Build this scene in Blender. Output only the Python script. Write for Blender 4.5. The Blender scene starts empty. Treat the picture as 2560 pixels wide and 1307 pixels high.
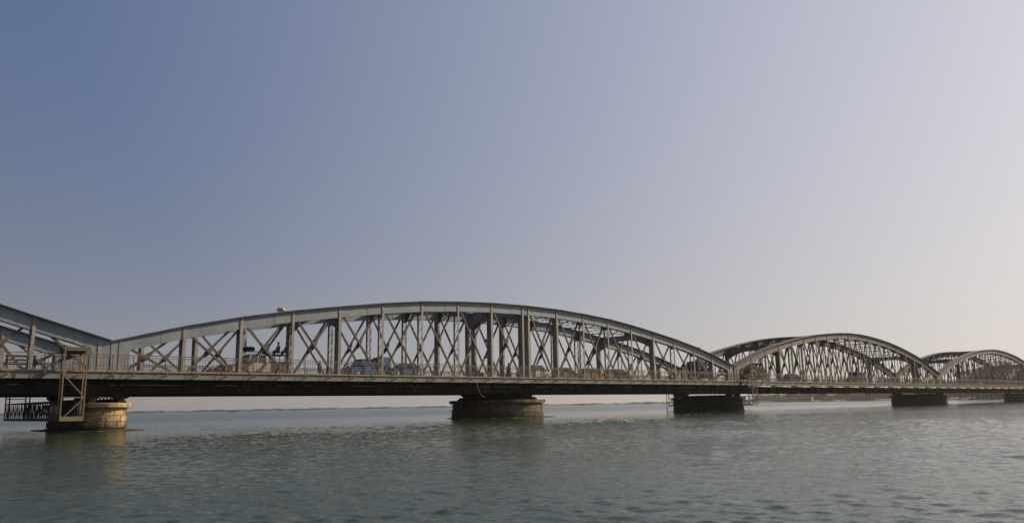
import bpy, math, random
import numpy as np
from mathutils import Vector, Matrix
random.seed(7)
R = math.radians
sc = bpy.context.scene
COL = sc.collection

# ------------------------------------------------------------------ camera
CAM_H = 1.211
YAW, PITCH, ROLL = 0.76373, 0.17947, -0.01761      # camera axis, measured from the bridge's normal (+Y) toward +X
s_, c_, sp_, cp_ = math.sin(YAW), math.cos(YAW), math.sin(PITCH), math.cos(PITCH)
right = Vector((c_, -s_, 0)); fwd = Vector((s_*cp_, c_*cp_, sp_)); up = Vector((-s_*sp_, -c_*sp_, cp_))
r2 = right*math.cos(ROLL) + up*math.sin(ROLL); u2 = up*math.cos(ROLL) - right*math.sin(ROLL)
cd = bpy.data.cameras.new('camera'); cam = bpy.data.objects.new('camera', cd); COL.objects.link(cam)
m = Matrix((r2, u2, -fwd)).transposed().to_4x4(); m.translation = (0, 0, CAM_H); cam.matrix_world = m
cd.sensor_width = 36; cd.lens = 1988.07/2560*36; cd.clip_start = 0.1; cd.clip_end = 60000
sc.camera = cam

# ------------------------------------------------------------------ light
SUN_AZ, SUN_EL = 112.0, 28.0                        # azimuth from +Y toward +X
w = bpy.data.worlds.new("World"); sc.world = w; w.use_nodes = True
nt = w.node_tree; nt.nodes.clear()
sky = nt.nodes.new('ShaderNodeTexSky'); sky.sky_type = 'NISHITA'; sky.sun_disc = False
sky.sun_elevation = R(SUN_EL); sky.sun_rotation = R(SUN_AZ); sky.altitude = 0
sky.air_density = 0.8; sky.dust_density = 0.3; sky.ozone_density = 2.0
def wn(kind, **kw):
    n_ = nt.nodes.new(kind)
    for k_, v_ in kw.items(): setattr(n_, k_, v_)
    return n_
def wmath(op, a_, b_=None):
    n_ = wn('ShaderNodeMath', operation=op)
    for i_, v_ in enumerate((a_, b_)):
        if v_ is None: continue
        if isinstance(v_, (int, float)): n_.inputs[i_].default_value = v_
        else: nt.links.new(v_, n_.inputs[i_])
    return n_.outputs[0]
# dry-season dust: softens the clear-sky contrast, greys the horizon, brightens broadly toward the sun
tcw = wn('ShaderNodeTexCoord'); sepw = wn('ShaderNodeSeparateXYZ'); nt.links.new(tcw.outputs['Generated'], sepw.inputs[0])
gm_ = wn('ShaderNodeGamma'); gm_.inputs[1].default_value = 0.423; nt.links.new(sky.outputs[0], gm_.inputs[0])
bw_ = wn('ShaderNodeRGBToBW'); nt.links.new(gm_.outputs[0], bw_.inputs[0])
hz_ = wmath('EXPONENT', wmath('MULTIPLY', wmath('MAXIMUM', sepw.outputs['Z'], 0.0), -1/0.261))
mixw = wn('ShaderNodeMix', data_type='RGBA'); nt.links.new(hz_, mixw.inputs['Factor']); nt.links.new(gm_.outputs[0], mixw.inputs[6]); nt.links.new(bw_.outputs[0], mixw.inputs[7])
dt_ = wn('ShaderNodeVectorMath', operation='DOT_PRODUCT'); nt.links.new(tcw.outputs['Generated'], dt_.inputs[0])
dt_.inputs[1].default_value = (math.sin(R(SUN_AZ))*math.cos(R(SUN_EL)), math.cos(R(SUN_AZ))*math.cos(R(SUN_EL)), math.sin(R(SUN_EL)))
fac_ = wmath('MULTIPLY', wmath('EXPONENT', wmath('MULTIPLY', dt_.outputs['Value'], 0.564)), wmath('ADD', 1.0, wmath('MULTIPLY', hz_, 0.60)))
vm_ = wn('ShaderNodeVectorMath', operation='SCALE'); nt.links.new(mixw.outputs[2], vm_.inputs[0]); nt.links.new(fac_, vm_.inputs['Scale'])
tint = wn('ShaderNodeVectorMath', operation='MULTIPLY'); nt.links.new(vm_.outputs[0], tint.inputs[0])
tm_ = wn('ShaderNodeMix', data_type='RGBA'); tm_.inputs[6].default_value = (0.998, 1.251, 1.925, 1); tm_.inputs[7].default_value = (3.445, 2.787, 2.307, 1)
tr_ = wn('ShaderNodeMapRange'); tr_.inputs['From Min'].default_value = .0567; tr_.inputs['From Max'].default_value = 1.228; tr_.clamp = True; nt.links.new(dt_.outputs['Value'], tr_.inputs['Value'])
nt.links.new(tr_.outputs[0], tm_.inputs['Factor'])
tn_ = wn('ShaderNodeMix', data_type='RGBA'); nt.links.new(hz_, tn_.inputs['Factor']); nt.links.new(tm_.outputs[2], tn_.inputs[6]); tn_.inputs[7].default_value = (1.025, 0.963, 0.875, 1)
nt.links.new(tn_.outputs[2], tint.inputs[1])
bg = nt.nodes.new('ShaderNodeBackground'); bg.inputs['Strength'].default_value = 0.1
out = nt.nodes.new('ShaderNodeOutputWorld')
nt.links.new(tint.outputs[0], bg.inputs[0]); nt.links.new(bg.outputs[0], out.inputs[0])
sd = bpy.data.lights.new('sun', 'SUN'); sun = bpy.data.objects.new('sun', sd); COL.objects.link(sun)
sd.energy = 5.0; sd.angle = R(0.6); sd.color = (1.0, 0.80, 0.56)
dv = Vector((math.sin(R(SUN_AZ))*math.cos(R(SUN_EL)), math.cos(R(SUN_AZ))*math.cos(R(SUN_EL)), math.sin(R(SUN_EL))))
sun.rotation_euler = dv.to_track_quat('Z', 'Y').to_euler(); sun.location = dv*200
sc.view_settings.view_transform = 'Standard'; sc.view_settings.look = 'None'
sc.view_settings.exposure = 0.0; sc.view_settings.gamma = 1

# ------------------------------------------------------------------ materials
def mat(name, col, rough=0.6, metal=0.0, noise=None, bump=None, spec=0.5):
    """noise: list of (scale, (r,g,b), lo, hi) layers mixed over the base; bump: (scale, strength, distance)"""
    m = bpy.data.materials.new(name); m.use_nodes = True
    n = m.node_tree; b = n.nodes['Principled BSDF']
    b.inputs['Roughness'].default_value = rough; b.inputs['Metallic'].default_value = metal
    b.inputs['Specular IOR Level'].default_value = spec
    tc = n.nodes.new('ShaderNodeTexCoord')
    cur = None
    if noise:
        rgb = n.nodes.new('ShaderNodeRGB'); rgb.outputs[0].default_value = (*col, 1); cur = rgb.outputs[0]
        for i, (sc_, c2, lo, hi) in enumerate(noise):
            t = n.nodes.new('ShaderNodeTexNoise'); t.inputs['Scale'].default_value = sc_; t.inputs['Detail'].default_value = 6
            t.inputs['Roughness'].default_value = 0.65; t.noise_dimensions = '4D'; t.inputs['W'].default_value = i*3.7
            mp = n.nodes.new('ShaderNodeMapping'); mp.inputs['Scale'].default_value = (1, 1, 0.45)
            n.links.new(tc.outputs['Object'], mp.inputs[0]); n.links.new(mp.outputs[0], t.inputs['Vector'])
            mr = n.nodes.new('ShaderNodeMapRange'); mr.inputs['From Min'].default_value = lo; mr.inputs['From Max'].default_value = hi
            n.links.new(t.outputs['Fac'], mr.inputs['Value'])
            mx = n.nodes.new('ShaderNodeMix'); mx.data_type = 'RGBA'
            n.links.new(mr.outputs[0], mx.inputs['Factor']); n.links.new(cur, mx.inputs[6]); mx.inputs[7].default_value = (*c2, 1)
            cur = mx.outputs[2]
        n.links.new(cur, b.inputs['Base Color'])
    else:
        b.inputs['Base Color'].default_value = (*col, 1)
    if bump:
        t = n.nodes.new('ShaderNodeTexNoise'); t.inputs['Scale'].default_value = bump[0]; t.inputs['Detail'].default_value = 5
        n.links.new(tc.outputs['Object'], t.inputs['Vector'])
        bp = n.nodes.new('ShaderNodeBump'); bp.inputs['Strength'].default_value = bump[1]; bp.inputs['Distance'].default_value = bump[2]
        n.links.new(t.outputs['Fac'], bp.inputs['Height']); n.links.new(bp.outputs[0], b.inputs['Normal'])
    return m
RUST = (0.15, 0.085, 0.052); RUST2 = (0.26, 0.15, 0.08)
M = dict(
 steel=mat('grey_painted_steel', (0.205, 0.245, 0.275), 0.55, noise=[(0.5, (0.155, 0.185, 0.205), .4, .62), (2.2, RUST, .575, .72), (7.0, (0.10, 0.10, 0.10), .56, .74)], bump=(30, .3, .01)),
 post=mat('weathered_grey_steel', (0.285, 0.275, 0.25), 0.6, noise=[(0.7, (0.20, 0.18, 0.15), .40, .64), (2.6, RUST, .54, .70)], bump=(30, .3, .01)),
 brace=mat('rusty_brace_steel', (0.095, 0.092, 0.088), 0.65, noise=[(1.2, (0.07, 0.04, 0.028), .38, .60)]),
 deckedge=mat('fascia_steel', (0.165, 0.18, 0.16), 0.6, noise=[(0.8, (0.12, 0.115, 0.095), .4, .65), (3.0, RUST, .60, .74)]),
 lip=mat('sandy_deck_edge', (0.26, 0.215, 0.16), 0.8, noise=[(1.5, (0.24, 0.19, 0.14), .45, .7)]),
 rail=mat('rusty_railing_iron', (0.12, 0.098, 0.07), 0.7, noise=[(1.4, RUST, .45, .65)]),
 under=mat('shade_dark_steel', (0.016, 0.013, 0.010), 0.85, noise=[(0.9, (0.05, 0.045, 0.034), .52, .75), (3, (0.03, 0.018, 0.012), .55, .7)], spec=.2),  # shade below the deck is painted into this near-black steel colour
 angle=mat('sun_dashed_iron', (0.018, 0.015, 0.012), 0.8, noise=[(0.55, (0.26, 0.23, 0.16), .5, .56)]),  # tan patches paint sunlit dashes onto a dark bar
 asphalt=mat('asphalt', (0.06, 0.058, 0.055), 0.9, noise=[(0.6, (0.10, 0.095, 0.085), .45, .7)]),
 gantry=mat('ochre_gantry_paint', (0.165, 0.13, 0.08), 0.65, noise=[(1.5, RUST, .50, .68)]),
 darkiron=mat('dark_iron', (0.04, 0.038, 0.035), 0.7),
 black=mat('black_rubber', (0.02, 0.02, 0.02), 0.8),
 chrome=mat('dull_chrome', (0.45, 0.45, 0.45), 0.35, metal=0.8),
 glass=mat('car_glass', (0.03, 0.045, 0.045), 0.08),
 lampglass=mat('headlamp_glass', (0.6, 0.6, 0.55), 0.15),
 redlamp=mat('tail_lamp', (0.35, 0.02, 0.01), 0.3),
 foam=mat('foam', (0.65, 0.67, 0.62), 0.9),
 pipe=mat('sandy_pipe', (0.42, 0.36, 0.27), 0.75, noise=[(2, RUST2, .55, .7)]),
 concrete=mat('yellowed_lamp_housing', (0.50, 0.36, 0.19), 0.7, noise=[(4, (0.35, 0.24, 0.12), .45, .65)]),
)
def paint(name, c, rough=.4): return mat(name, c, rough, noise=[(1.5, tuple(x*.75 for x in c), .45, .7)])

# stone with dirt and a dark tide band
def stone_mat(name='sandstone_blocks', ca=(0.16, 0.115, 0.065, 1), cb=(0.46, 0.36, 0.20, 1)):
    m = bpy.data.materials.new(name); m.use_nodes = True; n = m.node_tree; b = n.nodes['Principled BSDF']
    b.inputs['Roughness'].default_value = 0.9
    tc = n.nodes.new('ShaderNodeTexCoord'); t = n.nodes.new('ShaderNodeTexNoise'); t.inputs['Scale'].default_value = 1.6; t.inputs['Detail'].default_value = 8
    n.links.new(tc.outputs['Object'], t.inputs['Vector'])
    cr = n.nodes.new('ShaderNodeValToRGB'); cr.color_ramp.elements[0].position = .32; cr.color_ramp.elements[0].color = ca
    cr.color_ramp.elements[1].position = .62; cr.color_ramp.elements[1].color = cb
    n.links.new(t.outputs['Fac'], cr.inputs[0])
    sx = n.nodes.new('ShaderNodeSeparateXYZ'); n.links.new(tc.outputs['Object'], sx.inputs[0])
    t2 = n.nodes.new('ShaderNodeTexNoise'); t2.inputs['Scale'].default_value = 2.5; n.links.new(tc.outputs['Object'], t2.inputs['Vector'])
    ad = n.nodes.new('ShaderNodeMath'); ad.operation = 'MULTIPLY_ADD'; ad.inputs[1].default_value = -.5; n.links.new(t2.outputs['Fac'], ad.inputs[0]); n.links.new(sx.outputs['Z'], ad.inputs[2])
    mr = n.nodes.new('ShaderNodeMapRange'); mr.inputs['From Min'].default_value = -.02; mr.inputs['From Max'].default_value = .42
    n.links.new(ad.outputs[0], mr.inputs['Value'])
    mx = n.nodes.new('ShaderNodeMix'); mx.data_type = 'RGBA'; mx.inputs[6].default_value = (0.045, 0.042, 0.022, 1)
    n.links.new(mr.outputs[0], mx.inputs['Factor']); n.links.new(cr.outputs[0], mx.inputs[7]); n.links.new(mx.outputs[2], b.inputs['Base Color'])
    bp = n.nodes.new('ShaderNodeBump'); bp.inputs['Strength'].default_value = .8; bp.inputs['Distance'].default_value = .05
    t3 = n.nodes.new('ShaderNodeTexNoise'); t3.inputs['Scale'].default_value = 7; t3.inputs['Detail'].default_value = 6; n.links.new(tc.outputs['Object'], t3.inputs['Vector'])
    n.links.new(t3.outputs['Fac'], bp.inputs['Height']); n.links.new(bp.outputs[0], b.inputs['Normal'])
    return m
M['stone'] = stone_mat(cb=(0.46, 0.34, 0.175, 1)); M['stone2'] = stone_mat('dark_stone', (0.05, 0.036, 0.024, 1), (0.15, 0.115, 0.075, 1)); M['stone3'] = stone_mat('near_black_stone', (0.02, 0.017, 0.014, 1), (0.055, 0.045, 0.032, 1))  # same stone in two darker tones for the other piers

# ------------------------------------------------------------------ mesh helpers
class MB:
    def __init__(s): s.v = []; s.f = []; s.sm = []
    def add(s, vs, fs, smooth=False):
        o = len(s.v); s.v += [tuple(v) for v in vs]; s.f += [tuple(i+o for i in f) for f in fs]; s.sm += [smooth]*len(fs); return s
    def box(s, x0, x1, y0, y1, z0, z1):
        return s.add([(x0,y0,z0),(x1,y0,z0),(x1,y1,z0),(x0,y1,z0),(x0,y0,z1),(x1,y0,z1),(x1,y1,z1),(x0,y1,z1)],
                     [(0,3,2,1),(4,5,6,7),(0,1,5,4),(1,2,6,5),(2,3,7,6),(3,0,4,7)])
    def bar(s, a, b, w, h, ref=(0,0,1)):
        a = Vector(a); b = Vector(b); d = (b-a).normalized(); r = Vector(ref)
        if abs(d.dot(r)) > .99: r = Vector((0,1,0)) if abs(d.y) < .9 else Vector((1,0,0))
        u = d.cross(r).normalized(); v = u.cross(d).normalized(); u *= w/2; v *= h/2
        vs = [p+i*u+j*v for p in (a, b) for i, j in ((-1,-1),(1,-1),(1,1),(-1,1))]
        return s.add(vs, [(0,1,2,3),(7,6,5,4),(0,4,5,1),(1,5,6,2),(2,6,7,3),(3,7,4,0)])
    def tube(s, a, b, r0, r1=None, n=8):
        r1 = r0 if r1 is None else r1; a = Vector(a); b = Vector(b); d = (b-a).normalized()
        r = Vector((0,0,1)) if abs(d.z) < .9 else Vector((1,0,0)); u = d.cross(r).normalized(); v = u.cross(d)
        vs = [p+rr*(math.cos(2*math.pi*i/n)*u+math.sin(2*math.pi*i/n)*v) for p, rr in ((a, r0), (b, r1)) for i in range(n)]
        fs = [(i, (i+1) % n, n+(i+1) % n, n+i) for i in range(n)]
        s.add(vs, fs, True); k = len(s.v)-2*n
        s.f += [tuple(k+i for i in reversed(range(n))), tuple(k+n+i for i in range(n))]; s.sm += [False, False]; return s
    def prism(s, pts, y0, y1):            # polygon in x,z extruded along y
        n = len(pts); vs = [(x, y0, z) for x, z in pts]+[(x, y1, z) for x, z in pts]
        return s.add(vs, [tuple(range(n)), tuple(reversed(range(n, 2*n)))]+[(i+n, (i+1) % n+n, (i+1) % n, i) for i in range(n)])
    def ball(s, c, r, sx=1, sy=1, sz=1, n=8, k=6):
        vs = [(c[0], c[1], c[2]-r*sz)]
        for j in range(1, k):
            a = -math.pi/2+math.pi*j/k
            for i in range(n):
                b = 2*math.pi*i/n; vs.append((c[0]+r*sx*math.cos(a)*math.cos(b), c[1]+r*sy*math.cos(a)*math.sin(b), c[2]+r*sz*math.sin(a)))
        vs.append((c[0], c[1], c[2]+r*sz)); L = len(vs)-1
        fs = [(0, 1+(i+1) % n, 1+i) for i in range(n)]
        for j in range(k-2): fs += [(1+j*n+i, 1+j*n+(i+1) % n, 1+(j+1)*n+(i+1) % n, 1+(j+1)*n+i) for i in range(n)]
        fs += [(L, 1+(k-2)*n+i, 1+(k-2)*n+(i+1) % n) for i in range(n)]
        return s.add(vs, fs, True)
    def lathe(s, prof, c=(0,0,0), n=20, sx=1, sy=1):   # profile (r, z)
        vs = [(c[0]+r*sx*math.cos(2*math.pi*i/n), c[1]+r*sy*math.sin(2*math.pi*i/n), c[2]+z) for r, z in prof for i in range(n)]
        fs = [(j*n+i, j*n+(i+1) % n, (j+1)*n+(i+1) % n, (j+1)*n+i) for j in range(len(prof)-1) for i in range(n)]
        fs += [tuple(reversed(range(n))), tuple((len(prof)-1)*n+i for i in range(n))]
        return s.add(vs, fs)
    def mesh(s, name, material):
        me = bpy.data.meshes.new(name); me.from_pydata(s.v, [], s.f); me.materials.append(material)
        me.polygons.foreach_set('use_smooth', s.sm); me.update(); return me
    def build(s, name, material, parent=None, loc=None):
        return link(name, s.mesh(name, material), parent, loc)
def link(name, me, parent=None, loc=None):
    o = bpy.data.objects.new(name, me); COL.objects.link(o)
    if parent: o.parent = parent
    if loc: o.location = loc
    return o
def tag(o, label=None, cat=None, group=None, kind=None):
    for k, v in (('label', label), ('category', cat), ('group', group), ('kind', kind)):
        if v: o[k] = v
    return o
def thing(name, label, cat, loc=(0,0,0), rz=0, group=None, kind=None):
    o = bpy.data.objects.new(name, None); COL.objects.link(o); o.location = loc; o.rotation_euler = (0,0,rz)
    o.empty_display_size = .3
    return tag(o, label, cat, group, kind)
def children(o, allo): return [c for c in allo if c.parent == o]
def copy_tree(o, parent=None, kids=None):
    c = o.copy(); COL.objects.link(c)
    if parent: c.parent = parent
    for ch in (list(o.children)): copy_tree(ch, c)
    return c
def polar(az, r, z=0): return Vector((r*math.sin(R(az)), r*math.cos(R(az)), z))   # bearing from +Y toward +X

# ------------------------------------------------------------------ water (one sheet to the horizon, real waves near the viewer)
def build_water():
    ax = math.degrees(YAW)
    fine = np.arange(-44, 44.001, 0.11); coarse = np.arange(47, 316, 3.0)
    ang = np.radians(np.concatenate([fine, coarse])+ax)
    r = [3.0]
    while r[-1] < 140: r.append(r[-1]+max(0.06, 0.0058*r[-1]))
    while r[-1] < 8000: r.append(r[-1]*1.05)
    r = np.array(r); nr, na = len(r), len(ang)
    X = r[:, None]*np.sin(ang)[None]; Y = r[:, None]*np.cos(ang)[None]
    rng = np.random.RandomState(3); Z = np.zeros_like(X); env = 1+0*X
    for i in range(7):
        th = rng.uniform(0, 2*np.pi); k = 2*np.pi/rng.uniform(14, 60); env += .22*np.sin(k*(X*np.cos(th)+Y*np.sin(th))+rng.uniform(0, 6.28))
    env = np.clip(.95+.9*(env-1), .35, 1.5)
    wind = R(math.degrees(YAW)+25)
    for i in range(120):
        lam = 0.21*(16.0)**(rng.uniform(0, 1)**1.5); th = wind+rng.normal(0, .62)
        k = 2*np.pi/lam; a = 0.0105*lam**0.95/ (2*np.pi)*(1.75 if lam < .7 else .65 if lam < 1.5 else .24)
        fall = np.clip(1.3-r*0.13/(lam*7+1.2)*.35, 0, 1)[:, None]
        Z += fall*a*np.sin(k*(X*np.sin(th)+Y*np.cos(th))+rng.uniform(0, 6.28)+1.6*np.sin(.11*X+.07*Y*(i % 3)))
    Z *= env*np.clip((160-r)/90, 0, 1)[:, None]
    co = np.stack([X, Y, Z], -1).reshape(-1, 3)
    co = np.vstack([co, [[0, 0, 0]]])
    i = np.arange(nr-1)[:, None]*na; j = np.arange(na)[None]; j2 = (j+1) % na
    quads = np.stack([i+j, i+na+j, i+na+j2, i+j2], -1).reshape(-1, 4)
    tris = np.stack([np.full(na, len(co)-1), np.arange(na), (np.arange(na)+1) % na], -1)
    me = bpy.data.meshes.new('water'); me.vertices.add(len(co)); me.vertices.foreach_set('co', co.ravel())
    nl = quads.size+tris.size; me.loops.add(nl); me.loops.foreach_set('vertex_index', np.concatenate([quads.ravel(), tris.ravel()]))
    npoly = len(quads)+len(tris); me.polygons.add(npoly)
    st = np.concatenate([np.arange(len(quads))*4, quads.size+np.arange(len(tris))*3]); me.polygons.foreach_set('loop_start', st)
    me.update(calc_edges=True); me.validate()
    me.polygons.foreach_set('use_smooth', [True]*len(me.polygons))
    m = bpy.data.materials.new('river_water'); m.use_nodes = True; n = m.node_tree; b = n.nodes['Principled BSDF']
    b.inputs['Base Color'].default_value = (0.028, 0.049, 0.018, 1); b.inputs['IOR'].default_value = 1.33; b.inputs['Specular IOR Level'].default_value = .44
    tc = n.nodes.new('ShaderNodeTexCoord'); sx = n.nodes.new('ShaderNodeSeparateXYZ'); n.links.new(tc.outputs['Object'], sx.inputs[0])
    rr_ = n.nodes.new('ShaderNodeMapRange'); rr_.inputs['From Min'].default_value = 52; rr_.inputs['From Max'].default_value = 120      # the open reach beyond the bridge is choppier
    rr_.inputs['To Min'].default_value = .08; rr_.inputs['To Max'].default_value = .22; n.links.new(sx.outputs['Y'], rr_.inputs['Value']); n.links.new(rr_.outputs[0], b.inputs['Roughness'])
    def bump(scale, sx, strength, dist, prev=None, rot=0):
        mp = n.nodes.new('ShaderNodeMapping'); mp.inputs['Scale'].default_value = (sx, 1, 1); mp.inputs['Rotation'].default_value = (0, 0, rot)
        t = n.nodes.new('ShaderNodeTexNoise'); t.inputs['Scale'].default_value = scale; t.inputs['Detail'].default_value = 4; t.inputs['Roughness'].default_value = .6
        n.links.new(tc.outputs['Object'], mp.inputs[0]); n.links.new(mp.outputs[0], t.inputs['Vector'])
        bp = n.nodes.new('ShaderNodeBump'); bp.inputs['Strength'].default_value = strength; bp.inputs['Distance'].default_value = dist
        n.links.new(t.outputs['Fac'], bp.inputs['Height'])
        if prev: n.links.new(prev, bp.inputs['Normal'])
        return bp.outputs[0]
    n1 = bump(2.6, .55, .55, .06, rot=-YAW); n2 = bump(9.0, .5, .7, .022, n1, rot=-YAW+.25)
    n.links.new(n2, b.inputs['Normal'])
    me.materials.append(m)
    tag(link('river_water', me), 'wide rippled grey green river', kind='structure')
build_water()

# ------------------------------------------------------------------ bridge
YN, YF = 59.77, 68.375            # the two truss planes
ZROAD, ZLIP, ZB = 4.02, 4.04, 2.51
XS = 18.78                        # first post of the middle (swing) span
swing_x = [4.398*k for k in range(10)]+[4.398*9+.88+4.35*k for k in range(10)]
swing_z = [6.36, 7.51, 8.47, 9.26, 9.92, 10.53, 11.02, 11.33, 11.54, 11.60]; swing_z = swing_z+swing_z[::-1]
fix_x = [4.121*k for k in range(20)]
fix_z = [6.4, 7.6, 8.85, 9.72, 10.48, 11.15, 11.7, 12.1, 12.4, 12.58]; fix_z = fix_z+fix_z[::-1]

def extr(mb, pts, y0, y1, dz0, dz1):
    vs = []
    for x, z in pts: vs += [(x, y0, z+dz0), (x, y1, z+dz0), (x, y1, z+dz1), (x, y0, z+dz1)]
    n = len(pts); fs = [(0, 1, 2, 3), tuple((n-1)*4+i for i in (3, 2, 1, 0))]
    for i in range(n-1):
        a, b = i*4, i*4+4
        fs += [(a+j, b+j, b+(j+1) % 4, a+(j+1) % 4) for j in range(4)]
    mb.add(vs, fs)

RAIL_MESH = {}
def make_span(xs, zs, solid, portals, struts, label, swing):
    root = thing('bridge_span', label, 'bridge span', group='truss spans of the long bridge')
    n = len(xs); x0, x1 = xs[0]-.66, xs[-1]+.66
    if not swing: x0, x1 = xs[0]-.66, xs[-1]+.66
    # slope-extended chord line out to the joints
    sl = (zs[1]-zs[0])/(xs[1]-xs[0])
    line = [(x0, zs[0]-.66*sl)]+list(zip(xs, zs))+[(x1, zs[-1]-.66*sl)]
    for Yc in (YN, YF):
        for sgn in (0,):
            mb = MB()
            extr(mb, line, Yc-.63, Yc+.63, -.045, 0)                      # top flange
            for s in (-1, 1):
                a, b = sorted((Yc+s*.25, Yc+s*.28)); extr(mb, line, a, b, -.98, -.045)       # webs
                a, b = sorted((Yc+s*.281, Yc+s*.32)); extr(mb, line, a, b, -.13, -.045)
                a, b = sorted((Yc+s*.14, Yc+s*.249)); extr(mb, line, a, b, -.98, -.95)
                for i in range(n-1):                                         # splice plates
                    f = .62 if i < n/2 else .45
                    xa, xb = xs[i]+(xs[i+1]-xs[i])*f, xs[i]+(xs[i+1]-xs[i])*(f+.2)
                    zz = lambda x: zs[i]+(zs[i+1]-zs[i])*(x-xs[i])/(xs[i+1]-xs[i])
                    if xs[i+1]-xs[i] > 2 and i % 2 == 0:
                        a, b = sorted((Yc+s*.281, Yc+s*.296)); extr(mb, [(xa, zz(xa)), (xb, zz(xb))], a, b, -.96, -.135)
                # end gusset plates down to the deck
                for e, sg in ((0, 1), (-1, -1)):
                    xa, xb = xs[e]-sg*.64, xs[e]+sg*.62
                    z_a = zs[e]-.64*sl-.1; z_b = zs[e]+.62*sl-.9
                    a, b = sorted((Yc+s*.283, Yc+s*.30))
                    pts = [(xa, 3.4), (xb, 3.4), (xb, z_b), (xb+sg*.35, z_b+.12), (xb, z_b+.75), (xa, z_a)]
                    if sg < 0: pts = pts[::-1]
                    mb.prism(pts, a, b)
            mb.build('top_chord', M['steel'], root)
            mb = MB()
            for s in (-1, 1):
                a, b = sorted((Yc+s*.26, Yc+s*.30)); mb.box(x0, x1, a, b, ZB, 3.9)
                a, b = sorted((Yc+s*.301, Yc+s*.42)); mb.box(x0+.01, x1-.01, a, b, 3.06, 3.09); mb.box(x0+.01, x1-.01, a, b, ZB+.02, ZB+.06)
                x = x0+1
                while x < x1-1:
                    mb.box(x, x+.06, a, b, ZB+.062, 3.058); x += 2.06
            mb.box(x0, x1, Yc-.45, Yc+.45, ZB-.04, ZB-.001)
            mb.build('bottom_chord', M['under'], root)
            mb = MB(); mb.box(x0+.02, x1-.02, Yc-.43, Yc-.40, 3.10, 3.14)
            mb.build('sun_dash_bar', M['angle'], root)  # thin bar added to carry the painted sunlit dashes
        # posts
        for i, (x, z) in enumerate(zip(xs, zs)):
            mb = MB(); zt = z-.05; wd = .125 if i in solid else .10
            for s in (-1, 1):
                a, b = sorted((Yc+s*.305, Yc+s*.335)); mb.box(x-wd, x+wd, a, b, 3.6, zt)
                a, b = sorted((Yc+s*.22, Yc+s*.304)); mb.box(x-.03, x+.03, a, b, 3.6, zt-.95)
            if i in solid:
                mb.box(x-.015, x+.015, Yc-.3, Yc+.3, 3.9, zt-.99)
            else:
                zz = 3.95; k = 0
                while zz < zt-1.2:
                    y_a, y_b = (Yc-.25, Yc+.25) if k % 2 else (Yc+.25, Yc-.25)
                    mb.bar((x, y_a, zz), (x, y_b, zz+.42), .02, .055, ref=(1, 0, 0)); zz += .42; k += 1
                mb.box(x-.012, x+.012, Yc-.3, Yc+.3, zt-1.25, zt-.99)
            mb.build('truss_post', M['post'], root)
        # diagonals
        for i in range(n-1):
            if xs[i+1]-xs[i] < 2: continue
            xa, xb = xs[i]+.13, xs[i+1]-.13; za, zb = zs[i]-.42, zs[i+1]-.42; zl = 3.75
            mb = MB()
            for s in (-.19, -.07): mb.bar((xa, Yc+s, za), (xb, Yc+s, zl), .02, .155, ref=(0, 0, 1))
            mb.bar((xa, Yc-.13, za), (xb, Yc-.13, zl), .10, .03)
            mb.build('diagonal_brace', M['brace'], root)
            mb = MB()
            for s in (.07, .19): mb.bar((xa, Yc+s, zl), (xb, Yc+s, zb), .02, .155, ref=(0, 0, 1))
            mb.bar((xa, Yc+.13, zl), (xb, Yc+.13, zb), .10, .03)
            # tapered gusset at the crossing
            A, B = Vector((xa, 0, zl)), Vector((xb, 0, zb)); C_, D_ = Vector((xa, 0, za)), Vector((xb, 0, zl))
            d1 = B-A; d2 = D_-C_; den = d1.x*d2.z-d1.z*d2.x
            t = ((C_.x-A.x)*d2.z-(C_.z-A.z)*d2.x)/den; P = A+d1*t; u = d1.normalized(); v = Vector((-u.z, 0, u.x))
            pts = [(P+u*p+v*q) for p, q in ((-.6, -.085), (-.22, -.19), (.22, -.19), (.6, -.085), (.6, .085), (.22, .19), (-.22, .19), (-.6, .085))]
            mb.prism([(p.x, p.z) for p in pts], Yc-.045, Yc-.02)
            mb.build('diagonal_brace', M['brace'], root)
    # portals (solid plate, arched soffit) and lattice struts between the trusses
    ya, yb = YN+.29, YF-.29; L = yb-ya
    def prof(u, end, mid): return mid+(end-mid)*abs(2*u-1)**2.4
    for i in portals:
        xc = (xs[i]+xs[i+1])/2 if swing and i == 9 else xs[i]; zt = zs[i]-.12; mb = MB(); N = 16
        for off in ((-.4, .4) if swing and i == 9 else (0,)):
            top = []; bot = []
            for j in range(N+1):
                u = j/N; y = ya+L*u; top.append((y, zt)); bot.append((y, zt-prof(u, 1.65, .62)))
            vs = [(xc+off-.012, y, z) for y, z in top+bot[::-1]]+[(xc+off+.012, y, z) for y, z in top+bot[::-1]]
            n2 = 2*(N+1)
            for j in range(N):
                a, b, c, d = j, j+1, n2-2-j, n2-1-j
                mb.add([vs[a], vs[b], vs[c], vs[d], vs[a+n2], vs[b+n2], vs[c+n2], vs[d+n2]], [(0,1,2,3),(7,6,5,4),(0,4,5,1),(1,5,6,2),(2,6,7,3),(3,7,4,0)])
                mb.bar((xc+off, bot[j][0], bot[j][1]-.02), (xc+off, bot[j+1][0], bot[j+1][1]-.02), .26, .03)
                mb.bar((xc+off, top[j][0], top[j][1]+.02), (xc+off, top[j+1][0], top[j+1][1]+.02), .26, .03)
        mb.build('portal_frame', M['steel'], root)
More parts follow.
